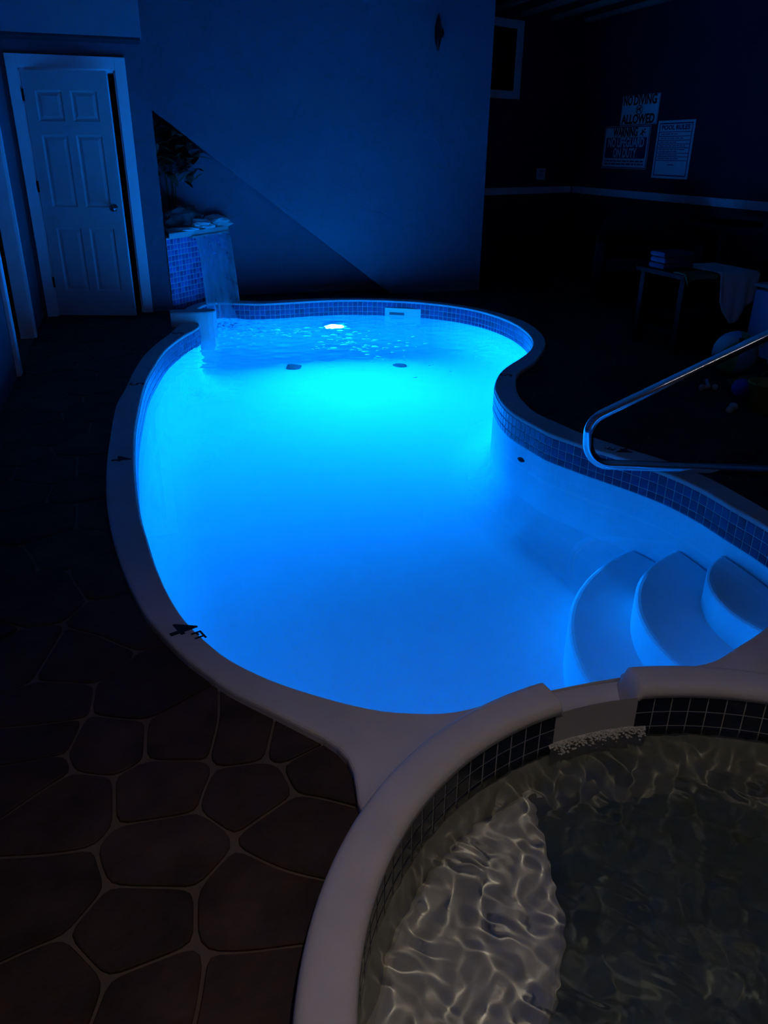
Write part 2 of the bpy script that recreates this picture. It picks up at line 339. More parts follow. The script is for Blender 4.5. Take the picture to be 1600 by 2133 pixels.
for i in range(len(pts)):
    c = pts[i]; P = voronoi_cell(i)
    if P is None or len(P) < 3: continue
    P = ccw(wavy(P)); P = np.c_[np.clip(P[:, 0], XL + .004, XR - .004), np.clip(P[:, 1], YN + .004, 10.6)]
    subs = [Q for Q in (COPE, keepers) if inside(Q, P).any() or inside(P, Q).any()]
    if subs:
        if all(inside(COPE, P) | inside(keepers, P)): continue
        V, F = region([P], subs)
        if not F: continue
        Ls = loops_of(V, F); Ls.sort(key=lambda q: -abs(area(q))); P = ccw(Ls[0])
    if abs(area(P)) < .004: continue
    d = P.mean(0); dd = np.linalg.norm(d); front = (d / max(dd, .01)) @ cam_dir
    size = abs(area(P)) / max(dd, .4) ** 3 * (1 if front > .75 else .01)
    stone_polys.append((size, P))
stone_polys.sort(key=lambda q: -q[0])
rest = G()
for k, (s_, P) in enumerate(stone_polys):
    h = .001 + .003 * random.random()
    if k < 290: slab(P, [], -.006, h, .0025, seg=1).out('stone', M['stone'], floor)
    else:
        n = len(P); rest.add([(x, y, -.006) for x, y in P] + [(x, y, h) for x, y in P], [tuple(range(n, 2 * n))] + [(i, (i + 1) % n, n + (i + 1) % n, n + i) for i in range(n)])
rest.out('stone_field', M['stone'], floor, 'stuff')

# ------------------------------------------------------------------ room shell
def wall_prism(name, poly_xz, y0, y1, m): # polygon in x,z, between two y planes
    n = len(poly_xz); return G().add([(x, y0, z) for x, z in poly_xz] + [(x, y1, z) for x, z in poly_xz],
        [tuple(range(n)), tuple(reversed(range(n, 2 * n)))] + [(i, n + i, n + (i + 1) % n, (i + 1) % n) for i in range(n)]).out(name, m, None, 'structure')
CZ = 2.98; YD = 7.85; YS = 8.27; YB = 8.60; YR = 8.60
DX0, DX1, DZ = -0.705, 0.055, 2.01
g = G(); g.box((XL - .1, YD, 0), (DX0, YD + .12, CZ)).box((DX1, YD, 0), (.325, YD + .12, CZ)).box((DX0, YD, DZ), (DX1, YD + .12, CZ)).box((.205, YD + .12, 0), (.325, YR, CZ))
g.out('wall_door', M['wall'], None, 'structure')
wall_prism('wall_stair', [(.325, 1.75), (2.66, 0), (3.70, 0), (3.70, CZ), (.325, CZ)], YS, YS + .07, M['wall'])
G().box((3.60, YS + .07, 0), (3.70, 9.79, CZ)).out('wall_stair_end', M['wall'], None, 'structure')
G().box((.325, YB, 0), (3.60, YB + .1, CZ)).out('wall_recess', M['wall'], None, 'structure')
G().add([(.33, YS + .07, 1.80), (2.78, YS + .07, .02), (2.78, YR, .02), (.33, YR, 1.80)], [(0, 1, 2, 3)]).out('ceiling_stair', M['wall'], None, 'structure')
OY0, OY1 = 5.77, 6.92
g = G(); g.box((XL - .1, YN, 0), (XL, OY0, CZ)).box((XL - .1, OY1, 0), (XL, YD + .12, CZ)).box((XL - .1, OY0, 2.05), (XL, OY1, CZ)); g.out('wall_left', M['wall'], None, 'structure')
B('wall_hallway', (XL - 1.2, OY0 - .4, 0), (XL - 1.1, OY1 + .4, CZ), M['wainscot'], None, 'structure')
B('wall_closet', (XL, 9.0, 0), (.2, 9.1, CZ), M['wainscot'], None, 'structure')
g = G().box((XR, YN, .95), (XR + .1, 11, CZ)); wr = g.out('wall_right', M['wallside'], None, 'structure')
B('wall_right_lower', (XR, YN, 0), (XR + .1, 11, .95), M['wainscot'], None, 'structure')
B('wall_near', (XL - .1, YN - .1, 0), (XR + .1, YN, CZ), M['wall'], None, 'structure')
OB_A = (3.60, 9.77, 0); OB_R = math.atan2(.59, 1.57); OB_L = 2.75      # oblique back wall
def ob(g): return g.rot(OB_A, OB_R)
def ob_s(u): return math.hypot(4.53 - 3.60, 10.12 - 9.77) + u * 1.677
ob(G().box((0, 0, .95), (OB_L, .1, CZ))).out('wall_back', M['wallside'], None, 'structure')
ob(G().box((0, 0, 0), (OB_L, .1, .95))).out('wall_back_lower', M['wainscot'], None, 'structure')
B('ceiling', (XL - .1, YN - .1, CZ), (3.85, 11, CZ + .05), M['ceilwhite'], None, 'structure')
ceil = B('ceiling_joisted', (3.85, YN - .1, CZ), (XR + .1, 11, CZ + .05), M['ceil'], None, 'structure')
for k in range(5):
    B('joist', (3.98 + k * .48, YN, CZ - .045), (4.06 + k * .48, 10.4, CZ), M['joist'], ceil)
# bulkhead over the door wall
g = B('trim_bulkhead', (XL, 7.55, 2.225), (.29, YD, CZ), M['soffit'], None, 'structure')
B('soffit_shade_board', (XL, 7.56, 2.205), (.28, YD, 2.225), M['soffitshade'], g)  # near-black board added as the band of shade under the bulkhead
# chair rail
B('trim_rail', (XR - .03, 2.0, .90), (XR, 10.66, .985), M['trim'], None, 'structure')
ob(G().box((0, -.03, .90), (2.68, 0, .985))).out('trim_rail_back', M['trim'], None, 'structure')

# ------------------------------------------------------------------ door with frame, leaf ajar
dr = bpy.data.objects.new('door_1', None); COL.objects.link(dr); dr.location = (DX0, YD, 0); dr['kind'] = 'structure'
dr['label'] = 'white six panel door standing ajar in a wide white casing'
for nm, a, b in (('casing', (-.085, -.025, .0), (0, 0, 2.105)), ('casing', (.76, -.025, 0), (.85, 0, 2.105)), ('casing', (0, -.025, 2.01), (.76, 0, 2.105))):
    B(nm, a, b, M['trim'], dr, bev=.004)
for a, b in (((0, 0, 0), (.012, .12, 2.0)), ((.748, 0, 0), (.76, .12, 2.0)), ((0, 0, 1.988), (.76, .12, 2.01))): B('jamb', a, b, M['trim'], dr)
LW, LT, LH = .70, .044, 1.975
lp = bpy.data.objects.new('door_leaf', None); COL.objects.link(lp); lp.parent = dr; lp.location = (.016, -.012, .012); lp.rotation_euler = (0, 0, -math.radians(17))
def leaf_mesh():
    """one leaf: stiles and rails proud, six fields let in with bevelled mouldings"""
    xs = [.095, .315, .385, .605]; zs = [(1.60, 1.83), (.93, 1.50), (.22, .76)]
    g = G(); fields = [((xs[0], z0), (xs[1], z1)) for z0, z1 in zs] + [((xs[2], z0), (xs[3], z1)) for z0, z1 in zs]
    outer = np.array([(0, 0), (LW, 0), (LW, LH), (0, LH)]); hol = [np.array([(a[0], a[1]), (b[0], a[1]), (b[0], b[1]), (a[0], b[1])]) for a, b in fields]
    V, F = region([outer], hol); g.add([(x, 0, z) for x, z in V], F)
    for (x0, z0), (x1, z1) in fields:
        rings = []
        for ins, y in ((0, 0), (.012, .011), (.02, .011), (.042, .003)): rings.append([(x0 + ins, y, z0 + ins), (x1 - ins, y, z0 + ins), (x1 - ins, y, z1 - ins), (x0 + ins, y, z1 - ins)])
        v = [p for r_ in rings for p in r_]; f = [(i * 4 + j, i * 4 + (j + 1) % 4, i * 4 + 4 + (j + 1) % 4, i * 4 + 4 + j) for i in range(3) for j in range(4)] + [(12, 13, 14, 15)]
        g.add(v, f)
    g.add([(0, 0, 0), (LW, 0, 0), (LW, 0, LH), (0, 0, LH), (0, LT, 0), (LW, LT, 0), (LW, LT, LH), (0, LT, LH)], [(4, 7, 6, 5), (0, 4, 5, 1), (1, 5, 6, 2), (2, 6, 7, 3), (3, 7, 4, 0)])
    return g
leaf_mesh().out('panel_face', M['door'], lp)
G().lathe([(.026, 0), (.03, -.006), (.012, -.012), (.011, -.04), (.024, -.05), (.03, -.062), (.026, -.075), (.01, -.08)], (.635, 0, .93), 20, 'y').out('knob', M['brass'], lp, smooth=True)
for z in (.25, 1.05, 1.75): G().lathe([(.008, 0), (.008, .09)], (.0, -.008, z), 10).out('hinge', M['dark'], lp)

d2 = bpy.data.objects.new('door_2', None); COL.objects.link(d2); d2.location = (XL, OY0, 0); d2['kind'] = 'structure'; d2['label'] = 'open doorway in the left wall between two white casings'
L2 = OY1 - OY0
for a, b in (((0, -.10, 0), (.028, 0, 2.13)), ((0, L2, 0), (.022, L2 + .065, 2.13)), ((0, 0, 2.05), (.028, L2, 2.13))): B('casing', a, b, M['trim'], d2, bev=.004)
for a, b in (((-.1, -.0, 0), (0, .012, 2.05)), ((-.1, L2 - .012, 0), (0, L2, 2.05))): B('jamb', a, b, M['trim'], d2)

# ------------------------------------------------------------------ window and socket on the oblique wall
win = bpy.data.objects.new('window_1', None); COL.objects.link(win); win.location = OB_A; win.rotation_euler = (0, 0, OB_R); win['kind'] = 'structure'
win['label'] = 'small dark window in a wide pale casing beside the stair wall'
w0, w1 = ob_s(-.42), ob_s(.30); a0, a1 = 2.03, 2.89; t_ = .105
for a, b in (((w0, -.025, a0), (w0 + t_, 0, a1)), ((w1 - t_, -.025, a0), (w1, 0, a1)), ((w0 + t_, -.025, a1 - .09), (w1 - t_, 0, a1)), ((w0 + t_, -.025, a0), (w1 - t_, 0, a0 + .09))): B('window_frame', a, b, M['trim'], win, bev=.003)
B('pane', (w0 + t_, -.006, a0 + .09), (w1 - t_, -.001, a1 - .09), M['pane'], win)
so = thing('wall_socket', 'small pale cover plate on the far wall just above the chair rail', 'socket', OB_A, OB_R)
s0 = ob_s(.575)
B('cover_plate', (s0, -.008, 1.075), (s0 + .18, 0, 1.22), M['trim'], so, bev=.003)
for z in (1.115, 1.165): G().box((s0 + .065, -.011, z), (s0 + .115, -.008, z + .03)).out('outlet', M['whitepl'], so)

# ------------------------------------------------------------------ pool
pool = thing('swimming_pool', 'kidney shaped swimming pool glowing blue with a pale coping and navy tile band', 'pool')
NP = len(POOL)
zl = floor_z(POOL)
rows = [[(p[0], p[1], -.005) for p in POOL], [(p[0], p[1], -.16) for p in POOL]] + [[(p[0], p[1], -.16 + (z + .30 + .16) * t) for p, z in zip(POOL, zl)] for t in (.33, .66, 1)]
g = G(); g.add([p for r_ in rows for p in r_], [(i * NP + (j + 1) % NP, i * NP + j, (i + 1) * NP + j, (i + 1) * NP + (j + 1) % NP) for i in range(len(rows) - 1) for j in range(NP)])
def grid_in(P, step, jit=0.0, margin=.4):
    x = np.arange(P[:, 0].min(), P[:, 0].max(), step); y = np.arange(P[:, 1].min(), P[:, 1].max(), step); X, Y = np.meshgrid(x, y); q = np.c_[X.ravel(), Y.ravel()]
    q = q[inside(P, q)]; d = dist(P, q); return q[d > step * margin]
V, F = region([POOL], [], grid_in(POOL, .05))
d = dist(POOL, V); cr = .30; dc = np.clip(d, 0, cr)
Z = floor_z(V) + cr - np.sqrt(np.maximum(cr * cr - (cr - dc) ** 2, 0))
g.add([(x, y, z) for (x, y), z in zip(V, Z)], F)
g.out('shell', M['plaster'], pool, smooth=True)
cope_in = POOL + PN * .002
notch_box = np.array([(.955, 1.40), (1.232, 1.40), (1.232, 1.68), (.955, 1.68)])
V, F = region([COPE], [circle(SPA_C, SPA_RO - .008, 120), cope_in, notch_box]); COPE_CUT = ccw(max(loops_of(V, F), key=lambda q: abs(area(q))))
slab(COPE_CUT, [], -.012, .03, .012, seg=3).out('coping', M['coping'], pool, smooth=False)
# tile band
def tile_mesh(name, w, h, t, m):
    b = .0025; g = G()
    v = [(-w/2, 0, -h/2), (w/2, 0, -h/2), (w/2, 0, h/2), (-w/2, 0, h/2), (-w/2 + b, t, -h/2 + b), (w/2 - b, t, -h/2 + b), (w/2 - b, t, h/2 - b), (-w/2 + b, t, h/2 - b)]
    g.add(v, [(7, 6, 5, 4)[::-1], (0, 1, 5, 4), (1, 2, 6, 5), (2, 3, 7, 6), (3, 0, 4, 7)])
    me = mesh(name, g.v, g.f); me.materials.append(m); bm = bmesh.new(); bm.from_mesh(me); bmesh.ops.recalc_face_normals(bm, faces=bm.faces[:]); bm.to_mesh(me); bm.free(); return me
TP = .0505; per = np.r_[0, np.cumsum(np.linalg.norm(np.diff(np.vstack([POOL, POOL[:1]]), axis=0), axis=1))]
NT = int(round(per[-1] / TP)); TPx = per[-1] / NT
g = G(); v = []
for z in (.011, -.150): v += [(p[0] + n[0] * .003, p[1] + n[1] * .003, z) for p, n in zip(POOL, PN)]
g.add(v, [((j + 1) % NP, j, NP + j, NP + (j + 1) % NP) for j in range(NP)]); g.out('tile_grout', M['grout'], pool, smooth=True)
tm = tile_mesh('pool_tile', TPx - .0034, .0472, .0016, M['tile'])
tiles = []
PX = np.vstack([POOL, POOL[:1]]); NX = np.vstack([PN, PN[:1]])
for k in range(NT):
    s_ = (k + .5) * TPx; p = np.array((np.interp(s_, per, PX[:, 0]), np.interp(s_, per, PX[:, 1]))); n = np.array((np.interp(s_, per, NX[:, 0]), np.interp(s_, per, NX[:, 1]))); n /= np.linalg.norm(n)
    see = -(p / np.linalg.norm(p)) @ n
    if .45 < p[0] < .95 and p[1] > 7.0: continue_ = True
    for r_ in range(3): tiles.append((see / np.linalg.norm(p) ** 1.2 * (1.0, 1.0, .45)[r_] if see > .02 else see - 1, p, n, -.0145 - r_ * .0505))
tiles.sort(key=lambda q: -q[0])
rest = G(); tv = [q.co[:] for q in tm.vertices]; tf = [tuple(q.vertices) for q in tm.polygons]
for k, (s_, p, n, z) in enumerate(tiles):
    mt = Matrix(((-n[1] * -1, n[0], 0, p[0] + n[0] * .0035), (-n[0], n[1], 0, p[1] + n[1] * .0035), (0, 0, 1, z), (0, 0, 0, 1)))
    if k < 295:
        o = bpy.data.objects.new('tile', tm); COL.objects.link(o); o.parent = pool; o.matrix_world = mt
    else: rest.add([tuple(mt @ Vector(q)) for q in tv], tf)
rest.out('tile_band', M['tile'], pool, 'stuff')
# steps
SC = (2.50, 2.06)
for r_, z in ((.43, -.30), (.70, -.56), (.965, -.82)):
    c_ = circle(SC, r_, 96); V, F = region([c_, POOL + PN * .002], []); L = ccw(max(loops_of(V, F), key=lambda q: abs(area(q))))
    L = ccw(spline(L, .03)) if False else L
    slab(L, [], -1.2, z, .025, seg=3).out('step', M['plaster'], pool)
# skimmer, drains, return fittings
def wall_frame(p, n, z): return Matrix(((n[1], n[0], 0, p[0]), (-n[0], n[1], 0, p[1]), (0, 0, 1, z), (0, 0, 0, 1)))
def near_wall(x, y):
    k = int(np.argmin(((POOL - (x, y)) ** 2).sum(1))); return POOL[k], PN[k]
p, n = near_wall(2.60, 7.66)
sk = G().add(*(lambda q: (q.v, q.f))(G().box((-.20, .0, -.085), (.20, .022, .035), .005))).out('skimmer_faceplate', M['faceplate'], pool); sk.matrix_world = wall_frame(p, n, -.075)
sl = G().box((-.005, .021, -.035), (.15, .0245, -.008)).out('slot', M['slot'], sk); sl.matrix_parent_inverse = Matrix()
s2 = G().box((-.16, .0215, -.045), (.16, .0235, .0)).out('weir_flap', M['faceplate'], sk)
for x, y in ((1.40, 7.42), (2.42, 7.20)):
    z = float(floor_z(np.array([(x, y)]))[0]); dd = float(dist(POOL, np.array([(x, y)]))[0]); dc_ = min(dd, cr); z += cr - math.sqrt(max(cr * cr - (cr - dc_) ** 2, 0))
    o = G().lathe([(.07, 0), (.07, .008), (.05, .018), (.02, .02)], (x, y, z), 24).out('drain_cover', M['slot'], pool)
p, n = near_wall(2.02, 3.80); o = G().lathe([(.03, 0), (.028, .012), (.012, .014)], (0, 0, 0), 18, 'y').out('return_fitting', M['dark'], pool); o.matrix_world = wall_frame(p, n, -.36)
# depth marks on the coping
for txt, x, y, sz in (('5', .29, 6.67, .13), ('5', -.064, 5.16, .13), ('4', -.165, 3.79, .13), ('4', .012, 2.175, .125), ('5', 2.362, 4.73, .12), ('4', 2.303, 3.204, .125)):
    q, n = near_wall(x, y); c_ = np.array((x, y)); 
    mt = Matrix(((n[1], n[0], 0, x), (-n[0], n[1], 0, y), (0, 0, 1, .031), (0, 0, 0, 1)))
    o = link('depth_mark', text_mesh(txt, sz, .0006, False, 1.15), M['black'], pool); o.matrix_world = mt
    if txt == '4' and sz == .125:
        o2 = link('unit_mark', text_mesh('FT', .045, .0006), M['black'], pool); o2.matrix_world = mt @ Matrix.Translation((.068, .03, 0))
# water
WS = (0.80, 7.85)
def waves(q):
    out = np.zeros(len(q)); d = np.linalg.norm(q - np.array(WS), axis=1); a = .0075 * np.exp(-d / .9) + .0022 * np.exp(-np.abs(d) / 1.5) * (d < 3.5) + .00008
    for i in range(26):
        th = rng.uniform(0, 2 * PI); lam = rng.uniform(.075, .24); k = 2 * PI / lam; ph = rng.uniform(0, 2 * PI)
        out += np.sin(k * (q[:, 0] * math.cos(th) + q[:, 1] * math.sin(th)) + ph) * lam / .22
    return out / 4.2 * a + .0016 * np.sin(d * 2 * PI / .11) * np.exp(-d / .5)
WL = POOL + PN * .0055
gp = np.vstack([q for q in [grid_in(WL, .06)]]); gp = gp[gp[:, 1] < 6.0]
x = np.arange(-.2, 3.4, .018); y = np.arange(6.0, 8.2, .018); X, Y = np.meshgrid(x, y); q = np.c_[X.ravel(), Y.ravel()]; q = q[inside(WL, q)]; q = q[dist(WL, q) > .01]
V, F = region([WL], [], np.vstack([gp, q])); Zw = POOL_Z + waves(V) * np.clip(dist(WL, V) / .05, 0, 1)
pw = link('pool_water', mesh('pool_water', [(x, y, z) for (x, y), z in zip(V, Zw)], F), M['water'], smooth=True)
tag(pw, 'clear glowing blue water filling the kidney shaped pool', 'water'); pw['kind'] = 'stuff'
def glint_froth_mat():
    m = bpy.data.materials.new('bubble and glint film'); m.use_nodes = True; nt = m.node_tree; b = nt.nodes['Principled BSDF']; b.inputs['Base Color'].default_value = (.8, .82, .85, 1); b.inputs['Roughness'].default_value = .4
    tl = nt.nodes.new('ShaderNodeBsdfTranslucent'); tl.inputs[0].default_value = (.85, .88, .9, 1); mx = nt.nodes.new('ShaderNodeMixShader'); mx.inputs[0].default_value = .85
    nt.links.new(b.outputs[0], mx.inputs[1]); nt.links.new(tl.outputs[0], mx.inputs[2]); nt.links.new(mx.outputs[0], nt.nodes['Material Output'].inputs[0]); return m
M['glintfroth'] = glint_froth_mat(); g = G()  # bubbles by the falls, plus pale discs standing in for lamp glints
for cx, cyy, sx, sy2, n_b, r0, r1 in ((1.76, 6.86, .14, .20, 26, .014, .040), (1.88, 6.45, .24, .24, 44, .010, .028), (1.40, 7.20, .24, .12, 34, .012, .036), (1.05, 7.35, .18, .16, 40, .010, .034), (.84, 7.68, .13, .12, 90, .006, .022), (2.1, 5.95, .35, .25, 22, .008, .018), (.80, 7.05, .16, .22, 26, .008, .022)):
    for k in range(n_b):
        q = np.array((rng.normal(cx, sx), rng.normal(cyy, sy2)))
        if not inside(WL, q[None])[0] or dist(WL, q[None])[0] < .03: continue
        rad = rng.uniform(r0, r1); el_ = rng.uniform(.7, 1.5); a0_ = rng.uniform(0, PI); zz = POOL_Z - .013; k0 = []
        pts_ = [(q[0] + rad * el_ * math.cos(a) * math.cos(a0_) - rad * math.sin(a) * math.sin(a0_), q[1] + rad * el_ * math.cos(a) * math.sin(a0_) + rad * math.sin(a) * math.cos(a0_)) for a in [2 * PI * j / 9 for j in range(9)]]
        g.add([(x, y, zz) for x, y in pts_] + [(q[0], q[1], zz + rad * .35), (q[0], q[1], zz - rad * .35)], [(j, (j + 1) % 9, 9) for j in range(9)] + [((j + 1) % 9, j, 10) for j in range(9)])
o = g.out('bubbles', M['glintfroth'], None, smooth=True); tag(o, 'bubbles and stand-in discs for lamp glints near the pool lamp and waterfall', 'bubbles'); o['kind'] = 'stuff'
# lamp
p, n = near_wall(1.93, 7.9); lz = -.60
pl = thing('pool_light', 'round underwater lamp shining on the far pool wall', 'lamp'); pl.matrix_world = wall_frame(p, n, lz)
G().lathe([(.135, 0), (.135, .018), (.118, .026), (.110, .070), (.104, .070), (.103, .008)], (0, 0, 0), 32, 'y').out('lamp_ring', M['chrome'], pl)
G().lathe([(.102, .008), (.095, .014), (.06, .018), (.02, .020)], (0, 0, 0), 32, 'y').out('lens', M['lens'], pl, smooth=True)

# ------------------------------------------------------------------ spa
spa = thing('hot_tub', 'round hot tub with a raised pale curb, dark tile and a spillway to the pool', 'hot tub', (SPA_C[0], SPA_C[1], 0))
NA0, NA1 = math.atan2(.985, .165), math.atan2(.985, -.115)     # notch between these angles
prof = [(SPA_RI + .004, -.10), (SPA_RI + .004, .031), (SPA_RI - .007, .033), (SPA_RI - .008, .05), (SPA_RI - .004, .063), (SPA_RI + .006, .071), (SPA_RI + .02, .074), (SPA_RO - .03, .074), (SPA_RO - .014, .072), (SPA_RO - .004, .064), (SPA_RO, .052), (SPA_RO + .003, .03), (SPA_RO + .003, -.12)]
g = G(); n_a = 150; a_s = np.linspace(NA1, NA0 + 2 * PI, n_a); NPf = len(prof); v = []
ends = [(0.0, .0), (.25, .008), (.6, .02), (1.0, .035)]
stations = []
for fz, back in ends: stations.append((NA1 + (back - .035) / SPA_RO + .0, fz))
for a in np.linspace(NA1 + .004, NA0 + 2 * PI - .004, n_a): stations.append((a, 1.0))
for fz, back in reversed(ends): stations.append((NA0 + 2 * PI - (back - .035) / SPA_RO, fz))
for a, fz in stations:
    for r_, z in prof:
        r_ = r_ if fz == 1.0 else max(r_, SPA_RI + .002); zz = z if z < -.02 else (-.02 + (z + .02) * (fz if fz > 0 else .0)); v.append((r_ * math.cos(a), r_ * math.sin(a), zz))
f = [(i * NPf + j, i * NPf + j + 1, (i + 1) * NPf + j + 1, (i + 1) * NPf + j) for i in range(len(stations) - 1) for j in range(NPf - 1)]
g.add(v, [q[::-1] for q in f]); cb = g.out('curb', M['coping'], spa, smooth=True)
# spillway slab in the notch
g = G(); v = []; st = np.linspace(NA0 - .03, NA1 + .03, 14); pr = [(SPA_RI - .012, -.16), (SPA_RI - .012, -.078), (SPA_RI + .0, -.066), (SPA_RI + .05, -.020), (SPA_RO + .004, .008), (SPA_RO + .012, .003), (SPA_RO + .013, -.14)]
for a in st:
    for r_, z in pr: v.append((r_ * math.cos(a), r_ * math.sin(a), z))
k = len(pr); g.add(v, [(i * k + j, i * k + j + 1, (i + 1) * k + j + 1, (i + 1) * k + j) for i in range(len(st) - 1) for j in range(k - 1)]); g.out('spillway', M['coping'], spa, smooth=True)
# shell: tile backing, wall, bench, well
def ring_surface(pr, m, name, a0=0, a1=2 * PI, n=96, parent=spa, flip=False):
    full = abs(a1 - a0 - 2 * PI) < 1e-6; st = np.linspace(a0, a1, n, endpoint=not full); v = [(r_ * math.cos(a), r_ * math.sin(a), z) for a in st for r_, z in pr]; k = len(pr); N = len(st)
    f = [(i * k + j, i * k + j + 1, ((i + 1) % N) * k + j + 1, ((i + 1) % N) * k + j) for i in range(N if full else N - 1) for j in range(k - 1)]
    return G().add(v, [q[::-1] for q in f] if flip else f).out(name, m, parent, smooth=True)
ring_surface([(SPA_RI, .034), (SPA_RI, -.13)], M['spagrout'], 'tile_grout')
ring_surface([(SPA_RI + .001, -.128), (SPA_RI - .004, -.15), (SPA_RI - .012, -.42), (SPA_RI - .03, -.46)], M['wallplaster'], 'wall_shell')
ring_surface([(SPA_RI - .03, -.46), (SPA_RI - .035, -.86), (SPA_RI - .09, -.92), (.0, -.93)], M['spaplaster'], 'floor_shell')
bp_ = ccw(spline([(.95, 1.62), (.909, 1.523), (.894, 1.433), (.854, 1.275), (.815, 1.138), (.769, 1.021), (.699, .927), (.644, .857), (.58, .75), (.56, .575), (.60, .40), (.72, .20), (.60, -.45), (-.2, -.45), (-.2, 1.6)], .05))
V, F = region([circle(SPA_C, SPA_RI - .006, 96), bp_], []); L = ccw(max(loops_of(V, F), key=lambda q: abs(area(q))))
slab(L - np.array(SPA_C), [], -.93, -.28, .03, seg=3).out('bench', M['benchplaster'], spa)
ts = tile_mesh('spa_tile', .0475, .0475, .0014, M['spatile']); NS = int(2 * PI * SPA_RI / .0505); lst = []
for k in range(NS):
    a = (k + .5) * 2 * PI / NS
    am = a if a > NA0 - 1 else a
    if NA0 - .005 < a < NA1 + .005: continue
    p = np.array((SPA_C[0] + SPA_RI * math.cos(a), SPA_C[1] + SPA_RI * math.sin(a))); n = np.array((-math.cos(a), -math.sin(a))); see = -(p / np.linalg.norm(p)) @ n
    for r_ in range(3): lst.append((see / np.linalg.norm(p) - .3 * r_, a, .006 - r_ * .0505))
lst.sort(key=lambda q: -q[0]); rest = G(); tv = [q.co[:] for q in ts.vertices]; tf = [tuple(q.vertices) for q in ts.polygons]
for k, (s_, a, z) in enumerate(lst):
    mt = Matrix.Rotation(a + PI / 2, 4, 'Z'); mt.translation = (SPA_RI * math.cos(a) - .001 * math.cos(a), SPA_RI * math.sin(a) - .001 * math.sin(a), z)
    if k < 190:
        o = bpy.data.objects.new('tile', ts); COL.objects.link(o); o.parent = spa; o.matrix_local = mt
    else: rest.add([tuple(mt @ Vector(q)) for q in tv], tf)
rest.out('tile_band', M['spatile'], spa, 'stuff')
# spa water: choppy
SWR = SPA_RI - .006; SWL = circle(SPA_C, SWR, 140)
x = np.arange(SPA_C[0] - SWR, SPA_C[0] + SWR, .0066); y = np.arange(SPA_C[1] - SWR, SPA_C[1] + SWR, .0066); X, Y = np.meshgrid(x, y); q = np.c_[X.ravel(), Y.ravel()]; q = q[np.linalg.norm(q - SPA_C, axis=1) < SWR - .008]
V, F = region([SWL], [], q)
def chop(q):
    z = np.zeros(len(q)); w_ = q + .02 * np.c_[np.sin(q[:, 1] * 31), np.cos(q[:, 0] * 27)]
    for i in range(46):
        th = rng.uniform(0, 2 * PI); lam = rng.uniform(.028, .10); k = 2 * PI / lam; z += np.sin(k * (w_[:, 0] * math.cos(th) + w_[:, 1] * math.sin(th)) + rng.uniform(0, 6.28)) * (lam / .1) ** .95
    return z / 6.5 * .0019
sw = link('hot_tub_water', mesh('hot_tub_water', [(x, y, SPA_Z + z) for (x, y), z in zip(V, chop(V))], F), M['spawater'], smooth=True)
tag(sw, 'choppy dark green water in the round hot tub', 'water'); sw['kind'] = 'stuff'
sw.cycles.is_caustics_caster = True
for o in spa.children:
    if o.name.split('.')[0] in ('bench', 'wall_shell', 'floor_shell'): o.cycles.is_caustics_receiver = True

g = G()
for k in range(420):
    a = rng.uniform(NA0 - .02, NA1 + .02); r_ = SPA_RI + rng.normal(-.012, .014); rad = rng.uniform(.0012, .0042); zt = SPA_Z + max(0, (r_ - SPA_RI + .012)) * .55
    g.ico((r_ * math.cos(a), r_ * math.sin(a), zt + rad * .3), rad, 1, (1.3, 1.3, .7))
o = g.out('foam', M['foam'], None, smooth=True); o.location = (SPA_C[0], SPA_C[1], 0); tag(o, 'white foam along the spillway lip of the hot tub', 'foam'); o['kind'] = 'stuff'

# ------------------------------------------------------------------ waterfall block in the recess corner
P0 = np.array((.335, 7.84)); P1 = np.array((.978, 8.592)); e_ = (P1 - P0) / np.linalg.norm(P1 - P0); n_ = np.array((e_[1], -e_[0])); LF = np.linalg.norm(P1 - P0)
wf = thing('waterfall_fountain', 'corner waterfall block faced with blue mosaic under a pale ledge', 'fountain', (P0[0], P0[1], 0), math.atan2(e_[1], e_[0]))
# local: x along the face, -y out of the face
inv = Matrix(((e_[0], e_[1]), (-e_[1], e_[0])))
def loc(p): return tuple(inv @ Vector((p[0] - P0[0], p[1] - P0[1])))
G().prism([(0, .004), (LF, .004), loc((.335, YR - .005))], -.02, .66).out('block', M['grout'], wf)
cap_poly = np.array([(-.0, -.035), (LF - .02, -.035), loc((.972, YR - .006)), loc((.335, YR - .006))]); 
slab(ccw(cap_poly), [], .655, .705, .008).out('ledge', M['coping'], wf)
B('spill_lip', (.34, -.055, .636), (LF - .04, -.0, .656), M['palerock'], wf, bev=.004)
mm = tile_mesh('mosaic_tile', .0468, .0455, .0020, M['mosaic'])
nc, nr = 19, 13
for i in range(nc):
    for j in range(nr):
        o = bpy.data.objects.new('mosaic_tile', mm); COL.objects.link(o); o.parent = wf
        mt = Matrix.Rotation(PI, 4, 'Z'); mt.translation = ((i + .5) * LF / nc, .0045, .626 - j * .0500); o.matrix_local = mt
# low wing wall beside the falls
g = slab(ccw(np.array([(.27, 7.06), (.585, 7.06), (.635, 7.075), (.665, 7.11), (.665, 7.17), (.635, 7.205), (.585, 7.22), (.27, 7.22)])), [], -.5, .125, .015, seg=2); o = g.out('stub_ledge', M['coping'], None)
tag(o, 'low pale stub ledge jutting into the pool beside the waterfall', 'ledge')
